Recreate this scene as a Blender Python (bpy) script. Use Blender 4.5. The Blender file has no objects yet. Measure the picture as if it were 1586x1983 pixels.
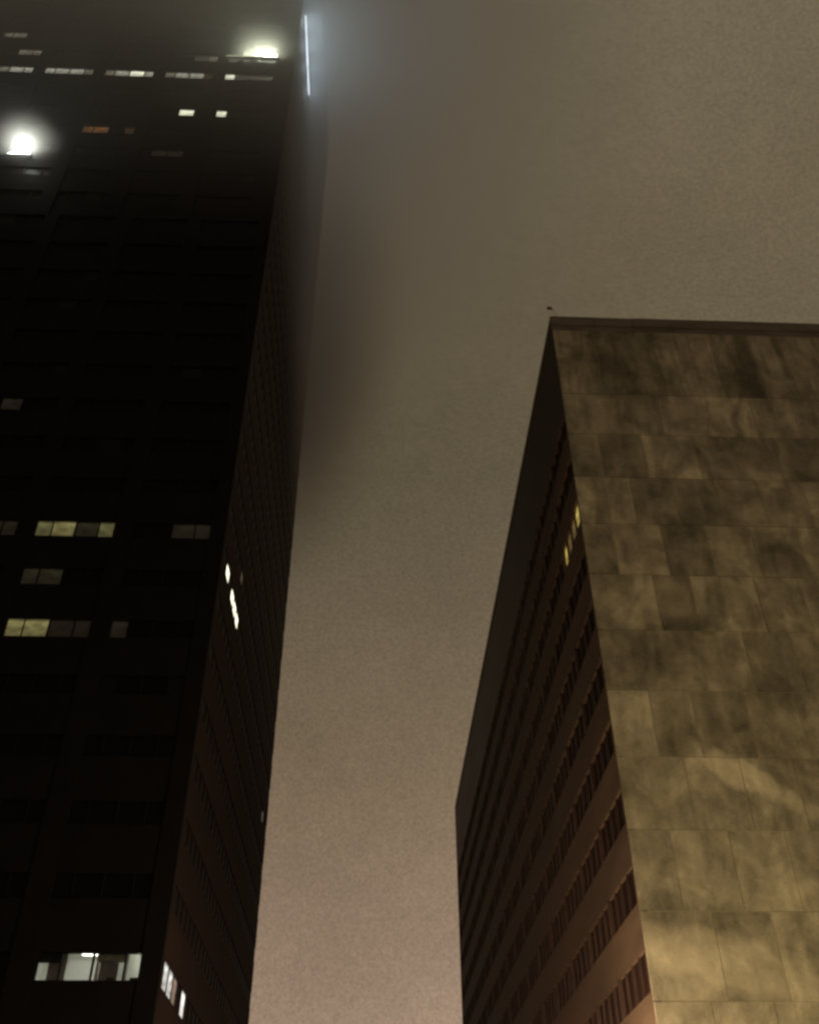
import bpy, math, random
from mathutils import Vector, Matrix
R = random.Random(7)
sc = bpy.context.scene
col = sc.collection
EYE = 1.6                                   # height of the camera above the pavement

# ------------------------------------------------------------------ camera
cam = bpy.data.cameras.new('camera'); camo = bpy.data.objects.new('camera', cam); col.objects.link(camo)
cam.sensor_fit = 'VERTICAL'; cam.sensor_height = 24.0; cam.lens = 24.0 * 1853.06 / 1983.0
cam.clip_start = 0.1; cam.clip_end = 20000
PITCH, YAW, ROLL = 0.6833, 0.04313, -0.00604
fw = Vector((math.sin(YAW) * math.cos(PITCH), math.cos(YAW) * math.cos(PITCH), math.sin(PITCH)))
rt = Vector((math.cos(YAW), -math.sin(YAW), 0)); up = rt.cross(fw)
r2 = math.cos(ROLL) * rt + math.sin(ROLL) * up; u2 = -math.sin(ROLL) * rt + math.cos(ROLL) * up
camo.matrix_world = Matrix(((r2.x, u2.x, -fw.x, 0), (r2.y, u2.y, -fw.y, 0), (r2.z, u2.z, -fw.z, EYE), (0, 0, 0, 1)))
sc.camera = camo

# ------------------------------------------------------------------ world: night cloud lit by the city
W = bpy.data.worlds.new('World'); sc.world = W; W.use_nodes = True
nt = W.node_tree; nt.nodes.clear()
def N(tree, t, **kw):
    n = tree.nodes.new(t)
    for k, v in kw.items(): setattr(n, k, v)
    return n
def ramp(tree, stops, interp='LINEAR'):
    n = N(tree, 'ShaderNodeValToRGB'); e = n.color_ramp.elements; n.color_ramp.interpolation = interp
    while len(e) > 1: e.remove(e[-1])
    e[0].position = stops[0][0]; e[0].color = (*stops[0][1], 1)
    for p, c in stops[1:]:
        q = e.new(p); q.color = (*c, 1)
    return n
def math_n(tree, op, a, b=None, c=None, clamp=False):
    n = N(tree, 'ShaderNodeMath', operation=op); n.use_clamp = clamp
    for i, v in enumerate((a, b, c)):
        if v is None: continue
        if isinstance(v, (int, float)): n.inputs[i].default_value = v
        else: tree.links.new(v, n.inputs[i])
    return n.outputs[0]
out = N(nt, 'ShaderNodeOutputWorld'); tc = N(nt, 'ShaderNodeTexCoord'); sep = N(nt, 'ShaderNodeSeparateXYZ')
nt.links.new(tc.outputs['Generated'], sep.inputs[0])
SKY = [(0.0, (.40, .285, .20)), (.19, (.36, .252, .176)), (.40, (.205, .148, .092)), (.55, (.135, .104, .065)),
       (.66, (.110, .087, .052)), (.80, (.122, .096, .056)), (.92, (.150, .122, .076)), (1.0, (.155, .128, .080))]
rp = ramp(nt, SKY); nt.links.new(sep.outputs['Z'], rp.inputs[0])
nz = N(nt, 'ShaderNodeTexNoise'); nz.inputs['Scale'].default_value = 2.6; nz.inputs['Detail'].default_value = 4; nz.inputs['Roughness'].default_value = .45
nt.links.new(tc.outputs['Generated'], nz.inputs['Vector'])
nf = math_n(nt, 'MULTIPLY_ADD', nz.outputs['Fac'], .55, .725)
# the city lies more to the right of the street
n2 = N(nt, 'ShaderNodeTexNoise'); n2.inputs['Scale'].default_value = 9; n2.inputs['Detail'].default_value = 12; n2.inputs['Roughness'].default_value = .86
nt.links.new(tc.outputs['Generated'], n2.inputs['Vector'])
nf = math_n(nt, 'MULTIPLY', nf, math_n(nt, 'MULTIPLY_ADD', n2.outputs['Fac'], .50, .75))
n3 = N(nt, 'ShaderNodeTexNoise'); n3.inputs['Scale'].default_value = 330; n3.inputs['Detail'].default_value = 2; n3.inputs['Roughness'].default_value = .7
nt.links.new(tc.outputs['Generated'], n3.inputs['Vector'])
nf = math_n(nt, 'MULTIPLY', nf, math_n(nt, 'MULTIPLY_ADD', n3.outputs['Fac'], .80, .60))
az = math_n(nt, 'MULTIPLY_ADD', sep.outputs['X'], .62, .96)
fac = math_n(nt, 'MULTIPLY', nf, az)
vm = N(nt, 'ShaderNodeVectorMath', operation='SCALE'); nt.links.new(rp.outputs[0], vm.inputs[0]); nt.links.new(fac, vm.inputs['Scale'])
b1 = N(nt, 'ShaderNodeBackground'); nt.links.new(vm.outputs[0], b1.inputs[0]); b1.inputs[1].default_value = 1.0
sky = N(nt, 'ShaderNodeTexSky', sky_type='NISHITA'); sky.sun_disc = False; sky.sun_elevation = math.radians(-9); sky.sun_rotation = math.radians(200)
b2 = N(nt, 'ShaderNodeBackground'); nt.links.new(sky.outputs[0], b2.inputs[0]); b2.inputs[1].default_value = .05
ad = N(nt, 'ShaderNodeAddShader'); nt.links.new(b1.outputs[0], ad.inputs[0]); nt.links.new(b2.outputs[0], ad.inputs[1])
nt.links.new(ad.outputs[0], out.inputs[0])

vs = sc.view_settings; vs.view_transform = 'Standard'; vs.look = 'None'; vs.gamma = 1; vs.use_curve_mapping = False; vs.exposure = 0
sc.cycles.volume_bounces = 2; sc.cycles.max_bounces = 8; sc.cycles.use_denoising = True; sc.cycles.sample_clamp_indirect = 3.0
sc.cycles.pixel_filter_type = 'BLACKMAN_HARRIS'; sc.cycles.filter_width = 2.9
sc.cycles.volume_max_steps = 256

# ------------------------------------------------------------------ materials
def mat(name, base, rough=.7, spec=.5, var=0.0, scale=1.0, bump=0.0, emit=None, estr=0.0, metal=0.0, stretch=(1, 1, 1), rough_var=0.0):
    m = bpy.data.materials.new(name); m.use_nodes = True; t = m.node_tree; p = t.nodes['Principled BSDF']
    p.inputs['Base Color'].default_value = (*base, 1); p.inputs['Roughness'].default_value = rough
    p.inputs['Specular IOR Level'].default_value = spec; p.inputs['Metallic'].default_value = metal
    if var or bump:
        g = N(t, 'ShaderNodeNewGeometry'); mp = N(t, 'ShaderNodeMapping'); mp.inputs['Scale'].default_value = stretch
        t.links.new(g.outputs['Position'], mp.inputs[0])
        n = N(t, 'ShaderNodeTexNoise'); n.inputs['Scale'].default_value = scale; n.inputs['Detail'].default_value = 5; n.inputs['Roughness'].default_value = .6
        t.links.new(mp.outputs[0], n.inputs['Vector'])
        if var:
            r = ramp(t, [(.25, tuple(c * (1 - var) for c in base)), (.75, tuple(min(1, c * (1 + var)) for c in base))])
            t.links.new(n.outputs['Fac'], r.inputs[0]); t.links.new(r.outputs[0], p.inputs['Base Color'])
        if rough_var:
            t.links.new(math_n(t, 'MULTIPLY_ADD', n.outputs['Fac'], rough_var, rough - rough_var / 2, clamp=True), p.inputs['Roughness'])
        if bump:
            b = N(t, 'ShaderNodeBump'); b.inputs['Strength'].default_value = bump; b.inputs['Distance'].default_value = .03
            t.links.new(n.outputs['Fac'], b.inputs['Height']); t.links.new(b.outputs[0], p.inputs['Normal'])
    if emit:
        p.inputs['Emission Color'].default_value = (*emit, 1); p.inputs['Emission Strength'].default_value = estr
    return m

def window_mat(name, colr, strength, low=.25, scale=.9, seed=0.0):
    """a lit window: uneven interior light seen through glass and blinds"""
    m = bpy.data.materials.new(name); m.use_nodes = True; t = m.node_tree; p = t.nodes['Principled BSDF']
    p.inputs['Base Color'].default_value = (.02, .02, .02, 1); p.inputs['Roughness'].default_value = .12
    g = N(t, 'ShaderNodeNewGeometry'); mp = N(t, 'ShaderNodeMapping'); mp.inputs['Location'].default_value = (seed, seed * 2, 0); mp.inputs['Scale'].default_value = (1, 1, 1.6)
    t.links.new(g.outputs['Position'], mp.inputs[0])
    n = N(t, 'ShaderNodeTexNoise'); n.inputs['Scale'].default_value = scale; n.inputs['Detail'].default_value = 3
    t.links.new(mp.outputs[0], n.inputs['Vector'])
    r = ramp(t, [(.32, tuple(c * low for c in colr)), (.62, colr)])
    t.links.new(n.outputs['Fac'], r.inputs[0])
    tcn = N(t, 'ShaderNodeTexCoord'); sp = N(t, 'ShaderNodeSeparateXYZ'); t.links.new(tcn.outputs['Generated'], sp.inputs[0])
    gr = ramp(t, [(0, (.62, .62, .62)), (.45, (.72, .72, .72)), (.78, (1.1, 1.1, 1.1)), (.86, (1.15, 1.15, 1.15)), (.95, (.5, .5, .5))])   # floor, wall, ceiling lights, head shadow
    t.links.new(sp.outputs['Z'], gr.inputs[0])
    mx = N(t, 'ShaderNodeVectorMath', operation='MULTIPLY'); t.links.new(r.outputs[0], mx.inputs[0]); t.links.new(gr.outputs[0], mx.inputs[1])
    t.links.new(mx.outputs[0], p.inputs['Emission Color'])
    p.inputs['Emission Strength'].default_value = strength
    return m

def concrete(name, base, tone, light_patches=True):
    """weathered precast concrete: cloudy staining, vertical runs, fine pitting, and painted patches of reflected light"""
    m = bpy.data.materials.new(name); m.use_nodes = True; t = m.node_tree; p = t.nodes['Principled BSDF']
    p.inputs['Roughness'].default_value = .85; p.inputs['Specular IOR Level'].default_value = .25
    g = N(t, 'ShaderNodeNewGeometry'); L = t.links.new
    oi = N(t, 'ShaderNodeObjectInfo')
    def noise(scale, stretch, detail=5, rough=.6, loc=(0, 0, 0), dist=0.0, own=0.0):
        mp = N(t, 'ShaderNodeMapping'); mp.inputs['Scale'].default_value = stretch; mp.inputs['Location'].default_value = loc
        L(g.outputs['Position'], mp.inputs[0]); n = N(t, 'ShaderNodeTexNoise')
        if own: n.noise_dimensions = '4D'; L(math_n(t, 'MULTIPLY', oi.outputs['Random'], own), n.inputs['W'])
        n.inputs['Scale'].default_value = scale; n.inputs['Detail'].default_value = detail; n.inputs['Roughness'].default_value = rough; n.inputs['Distortion'].default_value = dist
        L(mp.outputs[0], n.inputs['Vector']); return n.outputs['Fac']
    big = noise(.22, (1, 1, 1), 3, .5, (3, 0, 9), .6)
    mid = noise(.9, (1, 1, .8), 5, .62, (tone * 7, 0, tone * 3), .3, 30.)
    run = noise(1.0, (1.5, 1.5, .16), 4, .55, (1, 2, tone * 9), 0.0, 17.)
    fine = noise(7., (1, 1, 1), 8, .8)
    s = math_n(t, 'MULTIPLY', big, .75)
    s = math_n(t, 'MULTIPLY_ADD', mid, .75, s); s = math_n(t, 'MULTIPLY_ADD', run, .5, s); s = math_n(t, 'MULTIPLY_ADD', fine, .55, s)
    f = math_n(t, 'MULTIPLY_ADD', s, 1.95, -1.52)            # around 1
    pt = noise(.42, (1.0, 1.0, .7), 6, .55, (5, 1, 2), 1.1)  # uneven light patches painted into the colour, running across the joints
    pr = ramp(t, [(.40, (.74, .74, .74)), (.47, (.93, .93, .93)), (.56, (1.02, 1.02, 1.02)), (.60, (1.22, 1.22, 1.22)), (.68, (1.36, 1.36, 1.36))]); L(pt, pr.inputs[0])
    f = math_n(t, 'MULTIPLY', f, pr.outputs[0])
    # rain runs below the coping
    sz = N(t, 'ShaderNodeSeparateXYZ'); L(g.outputs['Position'], sz.inputs[0])
    top = N(t, 'ShaderNodeMapRange'); L(sz.outputs['Z'], top.inputs[0]); top.inputs[1].default_value = 44; top.inputs[2].default_value = 54
    stk = noise(1.0, (.95, .95, .10), 5, .6, (8, 2, 1), .4)
    sr = N(t, 'ShaderNodeMapRange'); L(stk, sr.inputs[0]); sr.inputs[1].default_value = .46; sr.inputs[2].default_value = .62
    dk = math_n(t, 'MULTIPLY_ADD', math_n(t, 'MULTIPLY', sr.outputs[0], top.outputs[0]), -.45, 1.0)
    f = math_n(t, 'MULTIPLY', f, dk)
    f = math_n(t, 'MAXIMUM', f, .3)
    f = math_n(t, 'MULTIPLY', f, tone)
    if light_patches:                                               # reflected light painted as pale patches on a few front panels
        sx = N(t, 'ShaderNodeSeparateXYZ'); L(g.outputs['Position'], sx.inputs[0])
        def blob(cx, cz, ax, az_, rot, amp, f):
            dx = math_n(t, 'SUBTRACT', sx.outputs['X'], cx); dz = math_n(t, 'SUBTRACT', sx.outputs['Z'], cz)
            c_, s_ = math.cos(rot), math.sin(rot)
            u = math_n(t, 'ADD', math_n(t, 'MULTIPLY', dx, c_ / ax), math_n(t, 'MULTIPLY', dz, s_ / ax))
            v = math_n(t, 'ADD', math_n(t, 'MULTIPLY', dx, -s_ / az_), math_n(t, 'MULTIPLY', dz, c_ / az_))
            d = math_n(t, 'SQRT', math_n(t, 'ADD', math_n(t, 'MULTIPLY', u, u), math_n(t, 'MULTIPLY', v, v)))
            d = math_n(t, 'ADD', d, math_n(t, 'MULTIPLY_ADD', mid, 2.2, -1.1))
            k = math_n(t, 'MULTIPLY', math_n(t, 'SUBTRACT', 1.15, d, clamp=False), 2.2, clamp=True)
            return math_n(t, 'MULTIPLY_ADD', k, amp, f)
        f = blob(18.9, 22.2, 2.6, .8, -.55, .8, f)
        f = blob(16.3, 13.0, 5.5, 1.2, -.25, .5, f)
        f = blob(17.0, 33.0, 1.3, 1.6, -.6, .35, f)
    v = N(t, 'ShaderNodeVectorMath', operation='SCALE'); v.inputs[0].default_value = base; L(f, v.inputs['Scale'])
    L(v.outputs[0], p.inputs['Base Color'])
    b = N(t, 'ShaderNodeBump'); b.inputs['Strength'].default_value = .35; b.inputs['Distance'].default_value = .03
    L(fine, b.inputs['Height']); L(b.outputs[0], p.inputs['Normal'])
    return m

M = {}
M['dark_stone'] = mat('dark_stone', (.006, .005, .0052), .8, .08, var=.35, scale=.5)
M['dark_stone_side'] = mat('dark_stone_side', (.016, .0098, .0085), .75, .06, var=.45, scale=.35, stretch=(1, .25, 1), rough_var=.25)
M['dark_metal'] = mat('dark_metal', (.006, .006, .007), .6, .08)
M['dark_glass'] = mat('dark_glass', (.003, .003, .0035), .4, .05, var=.3, scale=.3)
M['dark_glass_dim'] = mat('dark_glass_dim', (.004, .004, .004), .3, .10, var=.3, scale=.3)
M['side_glass'] = mat('side_glass', (.008, .005, .005), .55, .06, var=.3, scale=.3)
CB = (.325, .285, .20)
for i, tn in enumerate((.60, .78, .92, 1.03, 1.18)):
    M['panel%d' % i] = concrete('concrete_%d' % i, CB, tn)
M['joint'] = mat('joint_mortar', (.42, .38, .27), .9, .2, var=.2, scale=2)
M['coping'] = mat('coping_stone', (.13, .105, .085), .8, .2, var=.35, scale=.6, stretch=(.6, 1, 3))
M['band'] = mat('spandrel_concrete', (.105, .070, .047), .75, .15, var=.4, scale=.5, stretch=(1, .2, 1), rough_var=.3)
M['band_up'] = mat('upper_wall_concrete', (.055, .038, .028), .6, .25, var=.4, scale=.3, stretch=(1, .3, 1), rough_var=.25)
M['fin'] = mat('fin_brown', (.050, .027, .019), .55, .3, var=.3, scale=1.2)
M['brown_glass'] = mat('brown_glass', (.022, .011, .009), .5, .12, var=.5, scale=.4)
M['asphalt'] = mat('asphalt', (.05, .048, .046), .85, .3, var=.3, scale=3, bump=.3)
M['paving'] = mat('paving', (.22, .2, .18), .85, .3, var=.2, scale=1.5, bump=.2)
M['paint'] = mat('road_paint', (.75, .73, .68), .7, .3, var=.1, scale=4)
M['room_white'] = mat('room_white', (.55, .55, .50), .8, .2, var=.06, scale=2)
M['room_grey'] = mat('room_grey', (.20, .20, .20), .8, .2, var=.15, scale=2)
M['room_tan'] = mat('room_tan', (.30, .28, .22), .8, .2, var=.2, scale=3)
M['black'] = mat('black_plastic', (.02, .02, .02), .5, .3)
M['tube'] = mat('tube_light', (.8, .8, .8), emit=(1.0, .99, .90), estr=34.0)
M['clear_glass'] = bpy.data.materials.new('clear_glass'); M['clear_glass'].use_nodes = True
_p = M['clear_glass'].node_tree.nodes['Principled BSDF']; _p.inputs['Transmission Weight'].default_value = 1; _p.inputs['Roughness'].default_value = 0.02; _p.inputs['IOR'].default_value = 1.1; _p.inputs['Base Color'].default_value = (.93, .95, .94, 1)
M['steel'] = mat('galvanised_steel', (.3, .3, .3), .45, .5, metal=.8)

# ------------------------------------------------------------------ mesh helpers
class MB:
    def __init__(s): s.v = []; s.f = []
    def box(s, x0, x1, y0, y1, z0, z1):
        b = len(s.v)
        s.v += [(x0, y0, z0), (x1, y0, z0), (x1, y1, z0), (x0, y1, z0), (x0, y0, z1), (x1, y0, z1), (x1, y1, z1), (x0, y1, z1)]
        s.f += [tuple(b + i for i in q) for q in ((0, 3, 2, 1), (4, 5, 6, 7), (0, 1, 5, 4), (1, 2, 6, 5), (2, 3, 7, 6), (3, 0, 4, 7))]
        return s
    def tube(s, pts, rad, n=10):
        pts = [Vector(p) for p in pts]; rs = rad if isinstance(rad, (list, tuple)) else [rad] * len(pts); base = len(s.v)
        for i, p in enumerate(pts):
            d = (pts[min(i + 1, len(pts) - 1)] - pts[max(i - 1, 0)]).normalized()
            a = d.orthogonal().normalized() if i == 0 else (a - d * a.dot(d)).normalized()
            c = d.cross(a)
            for j in range(n):
                t = 2 * math.pi * j / n; s.v.append(tuple(p + (a * math.cos(t) + c * math.sin(t)) * rs[i]))
        for i in range(len(pts) - 1):
            for j in range(n):
                s.f.append((base + i * n + j, base + i * n + (j + 1) % n, base + (i + 1) * n + (j + 1) % n, base + (i + 1) * n + j))
        s.f.append(tuple(base + j for j in reversed(range(n)))); e = base + (len(pts) - 1) * n
        s.f.append(tuple(e + j for j in range(n)))
        return s
    def mesh(s, name, m):
        me = bpy.data.meshes.new(name); me.from_pydata(s.v, [], s.f); me.materials.append(m); me.update(); return me
    def build(s, name, m, parent=None, kind=None, bevel=0):
        o = bpy.data.objects.new(name, s.mesh(name, m)); col.objects.link(o)
        if parent is not None: o.parent = parent; o.matrix_parent_inverse = parent.matrix_world.inverted()
        if kind: o['kind'] = kind
        if bevel:
            b = o.modifiers.new('bevel', 'BEVEL'); b.width = bevel; b.segments = 2
        return o
def box(name, m, parent, *b, **kw): return MB().box(*b).build(name, m, parent, **kw)
def empty(name, loc, label=None, cat=None, group=None):
    o = bpy.data.objects.new(name, None); col.objects.link(o); o.location = loc; o.matrix_world = Matrix.Translation(loc)
    if label: o['label'] = label; o['category'] = cat
    if group: o['group'] = group
    return o

# ------------------------------------------------------------------ ground
box('ground', M['paving'], None, -3000, 3000, -3000, 3000, -1.0, -.02, kind='structure')
box('cross_street', M['asphalt'], None, -160, 160, 21, 37, -.02, 0, kind='structure')
box('side_street', M['asphalt'], None, -4, 7, 37.004, 240, -.02, 0, kind='structure')
for nm, b in (('near_pavement', (-160, 160, -14, 20.85)), ('corner_pavement', (7.15, 160, 37.15, 46.5)), ('far_pavement', (-160, -4.15, 37.15, 50.5)),
              ('narrow_pavement', (7.15, 13, 46.5, 240)), ('side_pavement', (-10.5, -4.15, 50.5, 240))):
    box(nm, M['paving'], None, b[0], b[1], b[2], b[3], -.03, .12, kind='structure')
for nm, b in (('kerb', (-160, 160, 20.85, 21.0)), ('kerb', (7.0, 160, 37.0, 37.15)), ('kerb', (-160, -4.0, 37.0, 37.15)), ('kerb', (7.0, 7.15, 37.15, 240)), ('kerb', (-4.15, -4.0, 37.15, 240))):
    box(nm, M['coping'], None, b[0], b[1], b[2], b[3], -.03, .125, kind='structure')
mk = MB()
for i in range(-20, 20): mk.box(i * 6.0, i * 6.0 + 3, 28.93, 29.07, .001, .004)
for i in range(30): mk.box(1.43, 1.57, 40 + i * 6.0, 43 + i * 6.0, .001, .004)
mk.build('lane_markings', M['paint'], None, kind='structure')

# ------------------------------------------------------------------ dark office tower (left)
XA, YA, LA = -9.944, 50.0, 40.5
ZK = lambda k: EYE + 38.135 + 3.797 * k          # sill of front window row k
ZS = lambda k: EYE + 37.0 + 3.65 * k             # sill of side window row k
HW = 1.25
TOPZ = 158.0; XL = -61.5
tower = empty('office_tower', (XA - 25, YA + 20, 0), 'tall nearly black office tower with scattered lit windows, its top lost in glowing cloud', 'office tower')
# solid inner block, behind the window plane (the lit room on the low floor is left hollow)
RZ0, RZ1 = ZK(-7) - .5, ZK(-7) + 2.1
core = MB()
core.box(XL + .3, XA - .3, YA + .32, YA + LA - .3, 0.12, RZ0)
core.box(XL + .3, XA - .3, YA + 4.2, YA + LA - .3, RZ0, RZ1)
core.box(XL + .3, -16.6, YA + .32, YA + 4.2, RZ0, RZ1)
core.box(XL + .3, XA - .3, YA + .32, YA + LA - .3, RZ1, TOPZ)
core.build('core_wall', M['dark_metal'], tower)
X0 = lambda k: -10.95 if k < 10 else -12.0
PANES = ((0, .96), (1.03, 2.45), (2.55, 3.97), (4.04, 5.0))
KF = range(-9, 31)
# spandrels of the front, one per floor
for k in range(-9, 32):
    z0 = 0.12 if k == -9 else ZK(k - 1) + HW
    z1 = ZK(k) if k < 31 else TOPZ + 1.2
    box('spandrel', M['dark_stone'], tower, XL, XA - .004, YA, YA + .33, z0, z1)
# columns
for lo, hi, kk in ((.12, ZK(9) + HW, 0), (ZK(9) + HW, TOPZ + 1.2, 12)):
    x = X0(kk)
    box('pier', M['dark_stone'], tower, x + .0, XA + .015, YA - .05, YA + .34, lo, hi)
    for b in range(8):
        xr = x - 6.25 * b - 5.0; xl = max(xr - 1.25, XL - .01)
        if xr > XL: box('pier', M['dark_stone'], tower, xl, xr, YA - .05, YA + .34, lo, hi)
# lit windows of the front: (k, bay, pane) -> material
G = {}
G['olive'] = window_mat('lit_olive', (.23, .215, .085), .50, .5, 1.4)
G['olive_b'] = window_mat('lit_olive_bright', (.33, .285, .11), .62, .45, 1.6, 3.)
G['dim'] = window_mat('lit_dim', (.030, .027, .014), .5, .3, 1.2, 5.)
G['faint'] = window_mat('lit_faint', (.016, .014, .008), .5, .3, 1.2, 5.5)
G['vdim'] = window_mat('lit_very_dim', (.007, .0045, .003), .7, .4, 1.2, 8.)
G['pale'] = window_mat('lit_pale', (.80, .78, .62), .55, .3, 2.2, 2.)
G['palehi'] = window_mat('lit_pale_bright', (.95, .95, .70), 1.3, .5, 1.5, 4.)
G['amber'] = window_mat('lit_amber', (.40, .17, .05), .36, .35, 1.2, 6.)
G['amberdim'] = window_mat('lit_amber_dim', (.10, .05, .02), .3, .3, 1.2, 6.5)
G['palemid'] = window_mat('lit_pale_mid', (.42, .40, .28), .42, .3, 1.8, 9.)
G['grey'] = window_mat('lit_grey', (.07, .065, .05), .8, .5, 1.2, 7.)
G['white'] = window_mat('lit_white', (.95, 1.0, .88), 9., .8, .5, 1.)
lit = {(0, 1, 3): 'olive', (0, 1, 2): 'olive_b', (0, 1, 1): 'dim', (0, 1, 0): 'olive', (0, 0, 1): 'faint', (0, 0, 0): 'faint', (0, 2, 0): 'faint', (0, 2, 1): 'faint',
       (-1, 1, 3): 'dim', (-1, 1, 2): 'dim', (-2, 1, 3): 'olive_b', (-2, 1, 2): 'olive_b', (-2, 1, 1): 'vdim', (-2, 1, 0): 'vdim', (-2, 0, 3): 'faint', (3, 2, 2): 'faint',
       (-7, 1, 2): 'faint',
       (16, 4, 0): 'pale', (16, 4, 1): 'pale', (16, 4, 2): 'palemid', (16, 3, 1): 'pale', (16, 3, 2): 'pale', (16, 3, 3): 'pale', (16, 3, 0): 'palemid',
       (16, 2, 0): 'pale', (16, 2, 1): 'palehi', (16, 2, 2): 'pale', (16, 2, 3): 'palemid', (16, 1, 2): 'pale', (16, 1, 3): 'palemid', (16, 1, 1): 'pale', (16, 1, 0): 'amberdim',
       (16, 0, 3): 'palehi', (16, 0, 2): 'grey', (16, 0, 1): 'grey', (16, 0, 0): 'grey', (17, 1, 0): 'palemid', (17, 0, 3): 'palemid', (17, 4, 0): 'palemid', (17, 4, 1): 'palemid',
       (18, 4, 2): 'palemid', (18, 4, 3): 'palemid', (14, 1, 1): 'palehi', (14, 0, 3): 'palehi', (13, 2, 3): 'amber', (13, 2, 2): 'amber', (13, 2, 0): 'amberdim',
       (12, 1, 2): 'vdim', (12, 1, 1): 'vdim', (17, 1, 1): 'grey'}
shared = {}
def pane_obj(name, key, w, mname, m, loc, h, side=False):
    kk = (key, round(w, 3), round(h, 3), mname, side)
    if kk not in shared:
        mb = MB()
        if side: mb.box(-.03, .0, 0, w, 0, h)
        else: mb.box(-w, 0, 0, .03, 0, h)
        shared[kk] = mb.mesh(name, m)
    o = bpy.data.objects.new(name, shared[kk]); col.objects.link(o); o.location = loc; o.parent = tower if key[0] == 'T' else bldg
    o.matrix_parent_inverse = o.parent.matrix_world.inverted(); return o
rest = MB(); npane = 0; bars = MB()
cands = []
for k in KF:
    for b in range(8):
        for i, (a, c) in enumerate(PANES):
            x1 = X0(k) - 6.25 * b - a; x0 = X0(k) - 6.25 * b - c
            if x0 < XL + .2: continue
            cands.append((k, b, i, x0, x1))
def in_view(x, y, z):
    d = Vector((x, y, z - EYE)); q = d.dot(fw)
    return abs(1853 * d.dot(r2) / q) < 793 and abs(1853 * d.dot(u2) / q) < 991
cands.sort(key=lambda c: (c[:3] not in lit, not in_view(c[3] + .5, YA, ZK(c[0]) + .6), c[0]))
for n_, (k, b, i, x0, x1) in enumerate(cands):
    if (k, b) == (-7, 0): continue
    g = lit.get((k, b, i))
    if g or npane < 250:
        mm = G[g] if g else M['dark_glass' if R.random() < .93 else 'dark_glass_dim']
        pane_obj('window_pane', 'T', x1 - x0, mm.name, mm, (x1, YA + .12, ZK(k)), HW); npane += 1
    else: rest.box(x0, x1, YA + .12, YA + .15, ZK(k), ZK(k) + HW)
    if i < 3: bars.box(X0(k) - 6.25 * b - PANES[i + 1][0], x0, YA + .05, YA + .2, ZK(k), ZK(k) + HW)
rest.build('window_panes', M['dark_glass'], tower, kind='stuff')
bars.build('mullions', M['dark_metal'], tower, kind='stuff')

# side face of the tower (faces the side street)
for k in range(-9, 34):
    z0 = 0.12 if k == -9 else ZS(k - 1) + HW
    z1 = ZS(k) if k < 33 else TOPZ + 1.2
    box('side_spandrel', M['dark_stone_side'], tower, XA - .33, XA, YA + .34, YA + LA, z0, z1)
srest = MB(); sbars = MB()
PY = 1.46
slit = {}
for j in range(0, 7): slit[(0, j)] = None
S_LIT = {(0, 1): 'S1', (0, 3): 'S1', (0, 4): 'S1', (0, 5): 'S1', (-7, 0): 'S2', (-7, 1): 'S2', (-7, 2): 'S2b', (-7, 4): 'S3', (-1, 24): 'S4', (1, 5): 'S5'}
G['S1'] = window_mat('lit_side_cream', (1.0, .95, .68), 3.2, .7, 1.0)
G['S2'] = window_mat('lit_side_white', (.85, .85, .80), 1.1, .25, 2.0)
G['S2b'] = window_mat('lit_side_warm', (.30, .20, .15), .8, .25, 2.0)
G['S3'] = window_mat('lit_side_bright', (1, .95, .9), 1.3, .7, 2.0)
G['S4'] = window_mat('lit_side_grey', (.10, .085, .095), .6, .2, 1.0)
G['S5'] = window_mat('lit_side_faint', (.03, .024, .013), .55, .2, 1.0)
for k in range(-9, 33):
    for j in range(27):
        y0 = YA + .9 + j * PY; y1 = y0 + PY - .09
        if y1 > YA + LA: continue
        g = S_LIT.get((k, j))
        if g or (npane < 300 and -7 <= k <= 0 and j < 4):
            mm = G[g] if g else M['side_glass']
            pane_obj('window_pane', 'T', y1 - y0, mm.name, mm, (XA - .06, y0, ZS(k) + (.25 if g == 'S1' else 0)), .8 if g == 'S1' else HW, side=True); npane += 1
        else: srest.box(XA - .09, XA - .06, y0, y1, ZS(k), ZS(k) + HW)
        sbars.box(XA - .2, XA - .01, y1, y1 + .09, ZS(k), ZS(k) + HW)
    sbars.box(XA - .3, XA - .006, YA + .34, YA + .9, ZS(k), ZS(k) + HW)
srest.build('side_window_panes', M['side_glass'], tower, kind='stuff')
sbars.build('side_mullions', M['dark_metal'], tower, kind='stuff')

# the lit office on the low floor, behind four panes
z = ZK(-7); bx = X0(-7) + .27
fr = [(bx - a, bx - c) for a, c in PANES]
lp = [(-10.68, -11.64), (-11.73, -13.19), (-13.29, -14.74), (-14.80, -15.83)]
box('room_back_wall', M['room_white'], tower, -16.55, -10.3, YA + 3.6, YA + 3.7, RZ0, RZ1)
box('room_ceiling', M['room_white'], tower, -16.55, -10.3, YA + .34, YA + 3.598, RZ1 - .25, RZ1 - .2)
box('room_floor', M['room_grey'], tower, -16.55, -10.3, YA + .34, YA + 3.598, RZ0 + .002, RZ0 + .05)
box('room_side_wall', M['room_white'], tower, -16.58, -16.5, YA + .34, YA + 3.598, RZ0 + .05, RZ1 - .25)
box('room_side_wall', M['room_white'], tower, -10.34, -10.26, YA + .34, YA + 3.598, RZ0 + .05, RZ1 - .25)
box('partition', M['room_white'], tower, -11.75, -11.66, YA + .6, YA + 3.598, RZ0 + .05, RZ1 - .25)
box('partition', M['room_white'], tower, -13.3, -13.2, YA + 1.0, YA + 3.598, RZ0 + .05, RZ1 - .25)
box('grey_screen', M['room_grey'], tower, -15.45, -14.6, YA + .5, YA + .54, z - .1, z + 1.4)
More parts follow.
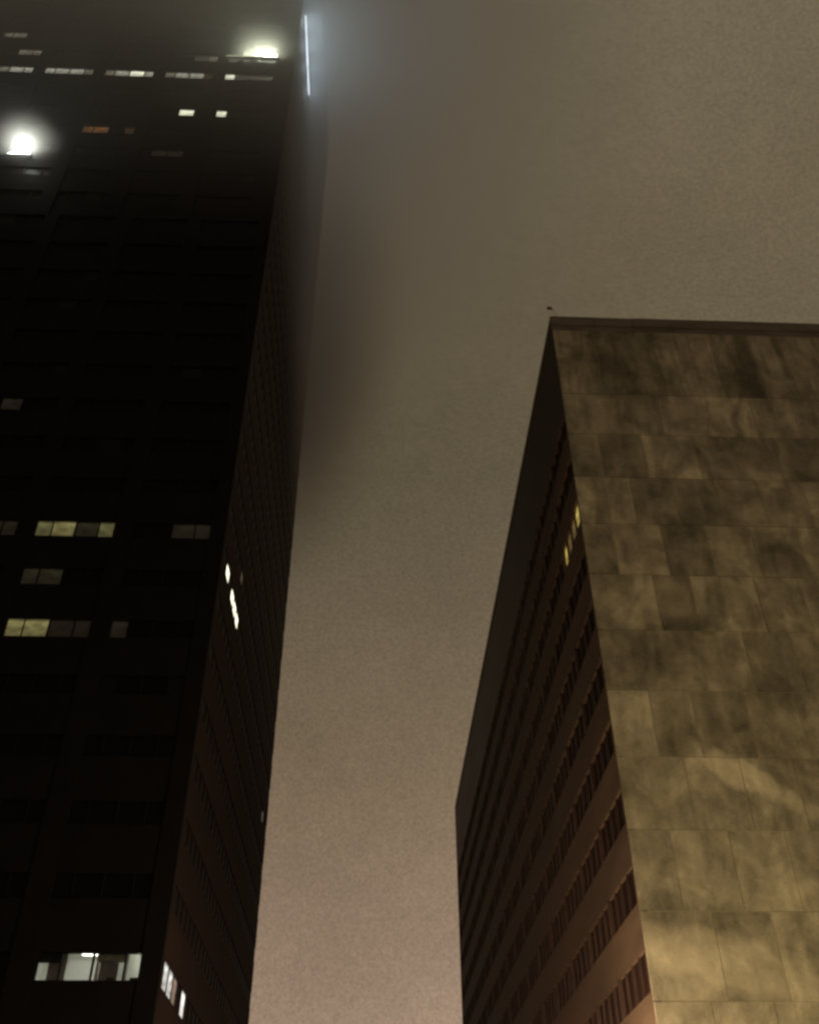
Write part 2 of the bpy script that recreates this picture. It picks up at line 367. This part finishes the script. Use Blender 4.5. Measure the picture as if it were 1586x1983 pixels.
box('grey_screen', M['room_grey'], tower, -13.15, -12.25, YA + 1.2, YA + 1.25, z - .1, z + 1.25)
box('ceiling_beam', M['room_tan'], tower, -13.18, -11.8, YA + .5, YA + 1.1, z + 1.05, RZ1 - .25)
box('roller_blind', M['dark_metal'], tower, -15.9, -14.76, YA + .16, YA + .19, z + .80, z + HW)
box('ceiling_light', M['tube'], tower, -14.5, -13.5, YA + 2.5, YA + 2.75, RZ1 - .32, RZ1 - .26)
box('ceiling_light', M['tube'], tower, -12.9, -12.1, YA + 2.2, YA + 2.4, RZ1 - .32, RZ1 - .26)
box('ceiling_light', M['tube'], tower, -11.3, -10.7, YA + 2.5, YA + 2.8, RZ1 - .32, RZ1 - .26)
box('ceiling_light', M['tube'], tower, -16.3, -15.6, YA + 1.2, YA + 1.6, RZ1 - .32, RZ1 - .26)
box('wall_lamp', M['tube'], tower, -10.8, -10.55, YA + .9, YA + 1.0, z + .95, z + 1.2)
box('picture', M['room_tan'], tower, -11.35, -11.0, YA + 3.56, YA + 3.6, z + 1.25, z + 1.4)
for a, c in lp:
    MB().box(c, a, YA + .12, YA + .135, z, z + HW).build('window_pane', M['clear_glass'], tower)
for xm in ((-11.73, -11.64), (-13.29, -13.19), (-14.80, -14.74)):
    box('mullion', M['dark_metal'], tower, xm[0], xm[1], YA + .05, YA + .2, z + .002, z + HW - .002)
box('jamb', M['dark_metal'], tower, -16.6, -15.83, YA + .05, YA + .2, z + .002, z + HW - .002)
# things on the desk behind the glass
def monitor(x, y, label):
    t = empty('monitor', (x, y, z - .02), label, 'monitor', 'monitors behind the lit office window')
    box('screen', M['black'], t, x - .19, x + .19, y, y + .03, z + .06, z + .27)
    box('stand', M['black'], t, x - .03, x + .03, y, y + .03, z - .02, z + .06)
    box('foot', M['black'], t, x - .1, x + .1, y - .05, y + .09, z - .04, z - .02)
box('window_shelf', M['room_grey'], tower, -16.5, -10.34, YA + .34, YA + .9, z - .09, z - .041)
monitor(-12.42, YA + .62, 'dark computer monitor behind third pane of the lit office window')
monitor(-11.28, YA + .62, 'dark computer monitor in the whitest, rightmost pane of the lit office')

# floodlights and strip lights in the cloud
G['flood'] = window_mat('floodlight_lens', (.95, 1.0, .80), 30., .9, .3)
G['strip'] = window_mat('strip_light_lens', (.78, .88, 1.0), 9., .45, .9)
zl = EYE + 103.45
led = box('light_ledge', M['dark_stone'], tower, -17.4, -11.6, YA - .34, YA - .052, zl - .22, zl - .1)
for x0, x1 in ((-13.4, -11.9), (-15.2, -13.6)):
    h = box('floodlight', M['dark_metal'], tower, x0, x1, YA - .40, YA - .344, zl - .2, zl + .0)
    box('lens', G['flood'] if x0 > -14 else G['palehi'], h, x0 + .04, x1 - .04, YA - .30, YA - .06, zl - .098, zl + (.42 if x0 > -14 else .2))
box('strip_light', G['palehi'], tower, -17.3, -15.4, YA - .30, YA - .2, zl - .098, zl + .14)
zb = EYE + 82.75
h = box('floodlight', M['dark_metal'], tower, -36.0, -33.0, YA - .3, YA - .055, zb - .15, zb + .0)
MB().tube([(-35.6, YA - .12, zb + .10), (-35.0, YA - .14, zb + .20), (-34.2, YA - .2, zb + .38), (-33.7, YA - .2, zb + .4), (-33.4, YA - .18, zb + .34)], [.06, .16, .34, .36, .2], 14).build('lens', G['white'], h)
zt = EYE + 116.6
box('light_rail', M['dark_metal'], tower, XA + .002, XA + .2, YA + .8, YA + 11.2, zt - .2, zt - .05)
yy = YA + 1.0
for ln in (2.0, 1.2, .55, .75, 1.2, .5, .9, 1.0, .5):
    box('strip_light', G['strip'], tower, XA + .02, XA + .28, yy, yy + ln, zt - .045, zt + .25); yy += ln + .12
def bulb(x, y, z, P, c, size=.15):
    l = bpy.data.lights.new('bulb', 'POINT'); l.energy = P; l.color = c; l.shadow_soft_size = size
    o = bpy.data.objects.new('bulb', l); col.objects.link(o); o.location = (x, y, z); o.parent = tower; o.matrix_parent_inverse = tower.matrix_world.inverted()
bulb(-12.6, YA - .34, zl + .6, 420, (.95, 1.0, .74)); bulb(-13.9, YA - .34, zl + .55, 380, (.95, 1.0, .74)); bulb(-15.2, YA - .34, zl + .4, 120, (.95, 1.0, .74))
bulb(-33.9, YA - .6, zb + .9, 800, (.96, 1.0, .90), .35)
for y_, p_ in ((1.8, 650), (4.6, 550), (7.4, 450), (10.4, 300)): bulb(XA + .85, YA + y_, zt + .35, p_, (.70, .88, 1.0), .5)
box('roof_parapet', M['dark_stone'], tower, XL, XA, YA, YA + LA, TOPZ + 1.2, TOPZ + 1.5)

# ------------------------------------------------------------------ concrete building (right)
XB, YB, LB = 12.66, 46.0, 93.6
HB = EYE + 56.64; XR = 42.0
JK = lambda k: EYE + 29.17 + 3.858 * k
bldg = empty('concrete_building', (XB + 14, YB + 45, 0), 'pale stained concrete panel building with brown ribbon windows down its street side', 'building')
box('core_wall', M['joint'], bldg, XB + .35, XR, YB + .035, YB + LB - .2, .12, HB - 1.5)
rows = {4: [16.46, 19.22, 22.3, 25.71, 28.6, 31.4], 3: [14.62, 17.5, 21.03, 23.6, 26.3, 29.2], 2: [14.48, 16.17, 18.88, 21.7, 24.53, 27.4, 30.2], 1: [14.46, 17.53, 20.3, 23.1, 26.0, 28.7],
        0: [16.4, 18.59, 22.46, 25.2, 28.0], -1: [15.4, 18.2, 20.9, 23.7, 26.6], -2: [14.9, 17.2, 20.1, 22.9, 25.7], -3: [16.1, 19.0, 21.8, 24.5], -4: [14.7, 17.6, 20.4, 23.3], -5: [16.0, 18.8, 21.5, 24.4],
        -6: [15.2, 18.0, 20.8, 23.6], -7: [16.4, 19.2, 22.0, 24.8], 5: [15.6, 18.4, 21.3, 24.2, 27.2, 30.1]}
tones = {4: [1, 1, 3, 3, 2, 1, 1], 3: [1, 0, 2, 1, 1, 0, 1], 2: [2, 3, 1, 0, 1, 1, 2, 1], 1: [1, 3, 0, 2, 1, 2, 1], 0: [3, 0, 3, 1, 2, 1], -1: [1, 2, 2, 1, 2, 3], -2: [3, 1, 1, 2, 2, 3], -3: [2, 3, 2, 1, 3], -4: [1, 2, 3, 2, 3],
         -5: [2, 1, 2, 3, 2], -6: [3, 4, 3, 4, 3], -7: [4, 3, 4, 3, 4], 5: [1, 0, 1, 2, 0, 1, 1]}
GAP = .022
for k in range(-7, 6):
    xs = [XB + .0] + rows[k]
    while xs[-1] < XR - 4: xs.append(xs[-1] + 2.85)
    xs.append(XR)
    z0 = JK(k); z1 = JK(k + 1) if k < 5 else JK(6.74)
    for i in range(len(xs) - 1):
        tn = tones[k][i] if i < len(tones[k]) else R.choice((1, 2, 3))
        dy = R.uniform(-.010, .008)
        a = XB if i == 0 else xs[i] + GAP
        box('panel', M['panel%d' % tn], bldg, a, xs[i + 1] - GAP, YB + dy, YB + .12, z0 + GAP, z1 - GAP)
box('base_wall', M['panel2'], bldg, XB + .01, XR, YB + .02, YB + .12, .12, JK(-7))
# coping: two courses with a shadow groove between
zc = JK(6.74)
xc = XB - .06
while xc < XR:
    x2 = min(xc + 3.1 + R.uniform(-.3, .3), XR)
    box('coping_stone', M['coping'], bldg, xc, x2 - .03, YB - .08 + R.uniform(-.02, .02), YB + .5, zc + .56, HB + R.uniform(-.015, .015))
    box('frieze_stone', M['coping'], bldg, max(xc, XB + .02), x2 - .02, YB + .02, YB + .5, zc, zc + .55)
    xc = x2
box('roof', M['coping'], bldg, XB + .4, XR, YB + .5, YB + LB - .1, HB - 1.5, HB - .5)
# side: blank upper wall, then ribbon windows between concrete bands
box('upper_wall', M['band_up'], bldg, XB, XB + .35, YB + .13, YB + LB, JK(4.65), HB - .56)
box('side_coping', M['coping'], bldg, XB - .06, XB + .4, YB + .505, YB + LB + .05, HB - .555, HB - .005)
PW = 1.4625
wrest = MB(); nb = 0; fins = MB()
R_LIT = {(2, 0): 'R1', (2, 1): 'R2', (2, 2): 'R2', (2, 3): 'R1'}
G['R1'] = window_mat('lit_side_yellow', (.85, .62, .16), .75, .3, 2.5)
G['R2'] = window_mat('lit_side_dull', (.26, .16, .06), .55, .3, 2.5)
for k in range(-7, 5):
    zs0 = JK(k + .12); zs1 = JK(k + .58)
    box('spandrel', M['band'], bldg, XB, XB + .35, YB + .13, YB + LB, JK(k - .42) if k > -7 else .12, zs0)
    if k == 4: box('spandrel', M['band'], bldg, XB + .01, XB + .35, YB + .13, YB + LB, zs1, JK(4.65))
    # corner return of the front panel
    box('corner_return', M['band'], bldg, XB + .005, XB + .35, YB + .13, YB + .32, zs0, zs1)
    for j in range(64):
        y0 = YB + .32 + j * PW; y1 = y0 + PW
        if y1 > YB + LB: break
        g = R_LIT.get((k, j)); bay = (j % 4 == 3)
        ye = y1 - (.32 if bay else .10)
        if g or nb < 280 and j < 24:
            mm = G[g] if g else M['brown_glass']
            pane_obj('window_pane', 'R', ye - y0, mm.name, mm, (XB + .19, y0, zs0), zs1 - zs0, side=True); nb += 1
        else: wrest.box(XB + .16, XB + .19, y0, ye, zs0, zs1)
        if not bay: fins.box(XB + .03, XB + .3, ye, y1, zs0, zs1)
        else: fins.box(XB - .05, XB + .3, ye, y1, zs0, zs1)
box('end_pier', M['band'], bldg, XB - .02, XB + .35, YB + LB + .003, YB + LB + .6, .12, HB - .556)
wrest.build('side_window_panes', M['brown_glass'], bldg, kind='stuff')
fins.build('window_fins', M['fin'], bldg, kind='stuff')

# small fixture on the roof corner
fx = empty('roof_fixture', (13.3, 46.25, HB), 'tiny dark floodlight on a thin bent arm above the roof corner', 'roof light')
MB().tube([(13.35, 46.25, HB - .02), (13.3, 46.2, HB + .12), (13.1, 46.05, HB + .4), (12.95, 45.98, HB + .72), (12.82, 45.95, HB + .86)], .022, 8).build('bent_arm', M['steel'], fx)
MB().tube([(12.84, 45.95, HB + .84), (12.78, 45.93, HB + .92), (12.60, 45.9, HB + .93), (12.48, 45.88, HB + .88)], [.05, .10, .12, .09], 10).build('lamp_head', M['black'], fx)
box('foot_plate', M['steel'], fx, 13.27, 13.43, 46.17, 46.33, HB, HB + .025)

# ------------------------------------------------------------------ street lamps (below the picture, they light the walls)
M['lamp_glow'] = mat('sodium_globe', (.8, .7, .5), emit=(1.0, .78, .36), estr=25.)
pole = MB().tube([(0, 0, .12), (0, 0, .5), (0, 0, .55), (0, 0, 6.6)], [.14, .13, .075, .05], 12).mesh('pole', M['dark_metal'])
arm = MB().tube([(0, 0, 6.6), (0, .1, 6.9), (0, .5, 7.1), (0, .9, 7.1)], .035, 8).mesh('arm', M['dark_metal'])
hood = MB().tube([(0, .9, 7.18), (0, .9, 7.1), (0, .9, 7.0)], [.06, .2, .24], 14).mesh('hood', M['dark_metal'])
globe = MB().tube([(0, .9, 6.99), (0, .9, 6.88), (0, .9, 6.78), (0, .9, 6.72)], [.2, .2, .14, .05], 14).mesh('globe', M['lamp_glow'])
def lamp(x, y, rz, P, colr, label):
    t = empty('street_lamp', (x, y, 0), label, 'street lamp', 'street lamps below the towers')
    for nme, me in (('pole', pole), ('arm', arm), ('hood', hood), ('globe', globe)):
        o = bpy.data.objects.new(nme, me); col.objects.link(o); o.parent = t
    t.rotation_euler.z = rz; t.matrix_world = Matrix.Translation((x, y, 0)) @ Matrix.Rotation(rz, 4, 'Z')
    l = bpy.data.lights.new('bulb', 'POINT'); l.energy = P; l.color = colr; l.shadow_soft_size = .35
    o = bpy.data.objects.new('bulb', l); col.objects.link(o); o.parent = t; o.location = (0, .9, 6.45)
SOD = (1.0, .80, .40)
lamp(12, 19.5, 0, 2900, SOD, 'lit street lamp on the near kerb opposite the concrete building corner')
lamp(26, 19.5, 0, 3300, SOD, 'lit street lamp on the near kerb, second along from the corner')
lamp(40, 19.5, 0, 3000, SOD, 'lit street lamp on the near kerb, third along from the corner')
WARM = (1.0, .55, .36)
lamp(8.0, 44.0, math.pi / 2, 9500, (1.0, .74, .46), 'lit lamp at the corner of the concrete building by the side street')
lamp(22, 35.5, 0, 800, SOD, 'lit lamp on the kerb under the concrete panel front')
lamp(8.0, 62, math.pi / 2, 900, WARM, 'lit lamp beside the brown ribbon windows of the concrete building')
lamp(8.0, 88, math.pi / 2, 900, WARM, 'lit lamp halfway down the side street below the ribbon windows')
lamp(-5.0, 72, -math.pi / 2, 900, WARM, 'lit lamp at the foot of the dark tower side wall')

# ------------------------------------------------------------------ low cloud round the tower top
cl = MB().box(-150, 110, -20, 190, 64, 200).build('low_cloud', M['black'], None, kind='stuff')
m = bpy.data.materials.new('cloud_vapour'); m.use_nodes = True; t = m.node_tree; t.nodes.clear(); L = t.links.new
o_ = N(t, 'ShaderNodeOutputMaterial'); pv = N(t, 'ShaderNodeVolumePrincipled'); L(pv.outputs[0], o_.inputs['Volume'])
pv.inputs['Color'].default_value = (.86, .85, .83, 1); pv.inputs['Anisotropy'].default_value = .15
g = N(t, 'ShaderNodeTexCoord'); s = N(t, 'ShaderNodeSeparateXYZ'); L(g.outputs['Object'], s.inputs[0])
hz = N(t, 'ShaderNodeMapRange', interpolation_type='SMOOTHSTEP'); L(s.outputs['Z'], hz.inputs[0]); hz.inputs[1].default_value = 66; hz.inputs[2].default_value = 126
dx = math_n(t, 'SUBTRACT', s.outputs['X'], -22); dy = math_n(t, 'SUBTRACT', s.outputs['Y'], 62)
dd = math_n(t, 'SQRT', math_n(t, 'ADD', math_n(t, 'MULTIPLY', dx, dx), math_n(t, 'MULTIPLY', dy, dy)))
hr = N(t, 'ShaderNodeMapRange', interpolation_type='SMOOTHSTEP'); L(dd, hr.inputs[0]); hr.inputs[1].default_value = 62; hr.inputs[2].default_value = 14; 
hr.inputs[3].default_value = 0; hr.inputs[4].default_value = 1
nn = N(t, 'ShaderNodeTexNoise'); nn.inputs['Scale'].default_value = .035; nn.inputs['Detail'].default_value = 3; L(g.outputs['Object'], nn.inputs['Vector'])
nr = N(t, 'ShaderNodeMapRange'); L(nn.outputs['Fac'], nr.inputs[0]); nr.inputs[1].default_value = .3; nr.inputs[2].default_value = .7; nr.inputs[3].default_value = .25; nr.inputs[4].default_value = 1.65
d = math_n(t, 'MULTIPLY', math_n(t, 'MULTIPLY', hz.outputs[0], hr.outputs[0]), nr.outputs[0])
# unlit fog by the tower's far corner, its shade put into a darker colour
qx = math_n(t, 'MULTIPLY', math_n(t, 'SUBTRACT', s.outputs['X'], -13.0), 1 / 14.0); qy = math_n(t, 'MULTIPLY', math_n(t, 'SUBTRACT', s.outputs['Y'], 84), 1 / 26.0)
qz = math_n(t, 'MULTIPLY', math_n(t, 'SUBTRACT', s.outputs['Z'], 106), 1 / 38.0)
q2 = math_n(t, 'ADD', math_n(t, 'ADD', math_n(t, 'MULTIPLY', qx, qx), math_n(t, 'MULTIPLY', qy, qy)), math_n(t, 'MULTIPLY', qz, qz))
sf = N(t, 'ShaderNodeMapRange', interpolation_type='SMOOTHERSTEP'); L(math_n(t, 'SQRT', q2), sf.inputs[0]); sf.inputs[1].default_value = 1.4; sf.inputs[2].default_value = 0
shade_fog = math_n(t, 'MULTIPLY', math_n(t, 'MULTIPLY', sf.outputs[0], nr.outputs[0]), .080)
dens = math_n(t, 'MULTIPLY', d, .040)
tot = math_n(t, 'ADD', dens, shade_fog)
L(tot, pv.inputs['Density'])
mixc = N(t, 'ShaderNodeMix', data_type='RGBA'); L(math_n(t, 'DIVIDE', shade_fog, math_n(t, 'MAXIMUM', tot, 1e-5)), mixc.inputs[0])
mixc.inputs[6].default_value = (.81, .84, .85, 1); mixc.inputs[7].default_value = (.36, .355, .35, 1); L(mixc.outputs[2], pv.inputs['Color'])
cl.data.materials.clear(); cl.data.materials.append(m)
sc.cycles.volume_step_rate = .6

# local vapour added round the two floodlights to give them soft halos
def puff(cx, cz, rx, rz, dens_):
    b_ = MB().box(cx - rx * 1.3, cx + rx * 1.3, YA - 5.0, YA + .2, cz - rz * 1.3, cz + rz * 1.3).build('halo_mist', M['black'], None, kind='stuff')
    m = bpy.data.materials.new('added_halo_vapour'); m.use_nodes = True; t = m.node_tree; t.nodes.clear(); L = t.links.new
    o_ = N(t, 'ShaderNodeOutputMaterial'); pv = N(t, 'ShaderNodeVolumePrincipled'); L(pv.outputs[0], o_.inputs['Volume']); pv.inputs['Color'].default_value = (.9, .9, .88, 1)
    g = N(t, 'ShaderNodeTexCoord'); s = N(t, 'ShaderNodeSeparateXYZ'); L(g.outputs['Object'], s.inputs[0])
    qx = math_n(t, 'MULTIPLY', math_n(t, 'SUBTRACT', s.outputs['X'], cx), 1 / rx); qy = math_n(t, 'MULTIPLY', math_n(t, 'SUBTRACT', s.outputs['Y'], YA), 1 / 4.5)
    qz = math_n(t, 'MULTIPLY', math_n(t, 'SUBTRACT', s.outputs['Z'], cz), 1 / rz)
    q = math_n(t, 'SQRT', math_n(t, 'ADD', math_n(t, 'ADD', math_n(t, 'MULTIPLY', qx, qx), math_n(t, 'MULTIPLY', qy, qy)), math_n(t, 'MULTIPLY', qz, qz)))
    sf = N(t, 'ShaderNodeMapRange', interpolation_type='SMOOTHERSTEP'); L(q, sf.inputs[0]); sf.inputs[1].default_value = 1.0; sf.inputs[2].default_value = 0
    L(math_n(t, 'MULTIPLY', sf.outputs[0], dens_), pv.inputs['Density'])
    b_.data.materials.clear(); b_.data.materials.append(m)
puff(-33.9, zb + 1.6, 4.5, 4.0, .30)
puff(-13.6, zl + 1.6, 5.0, 4.5, .25)
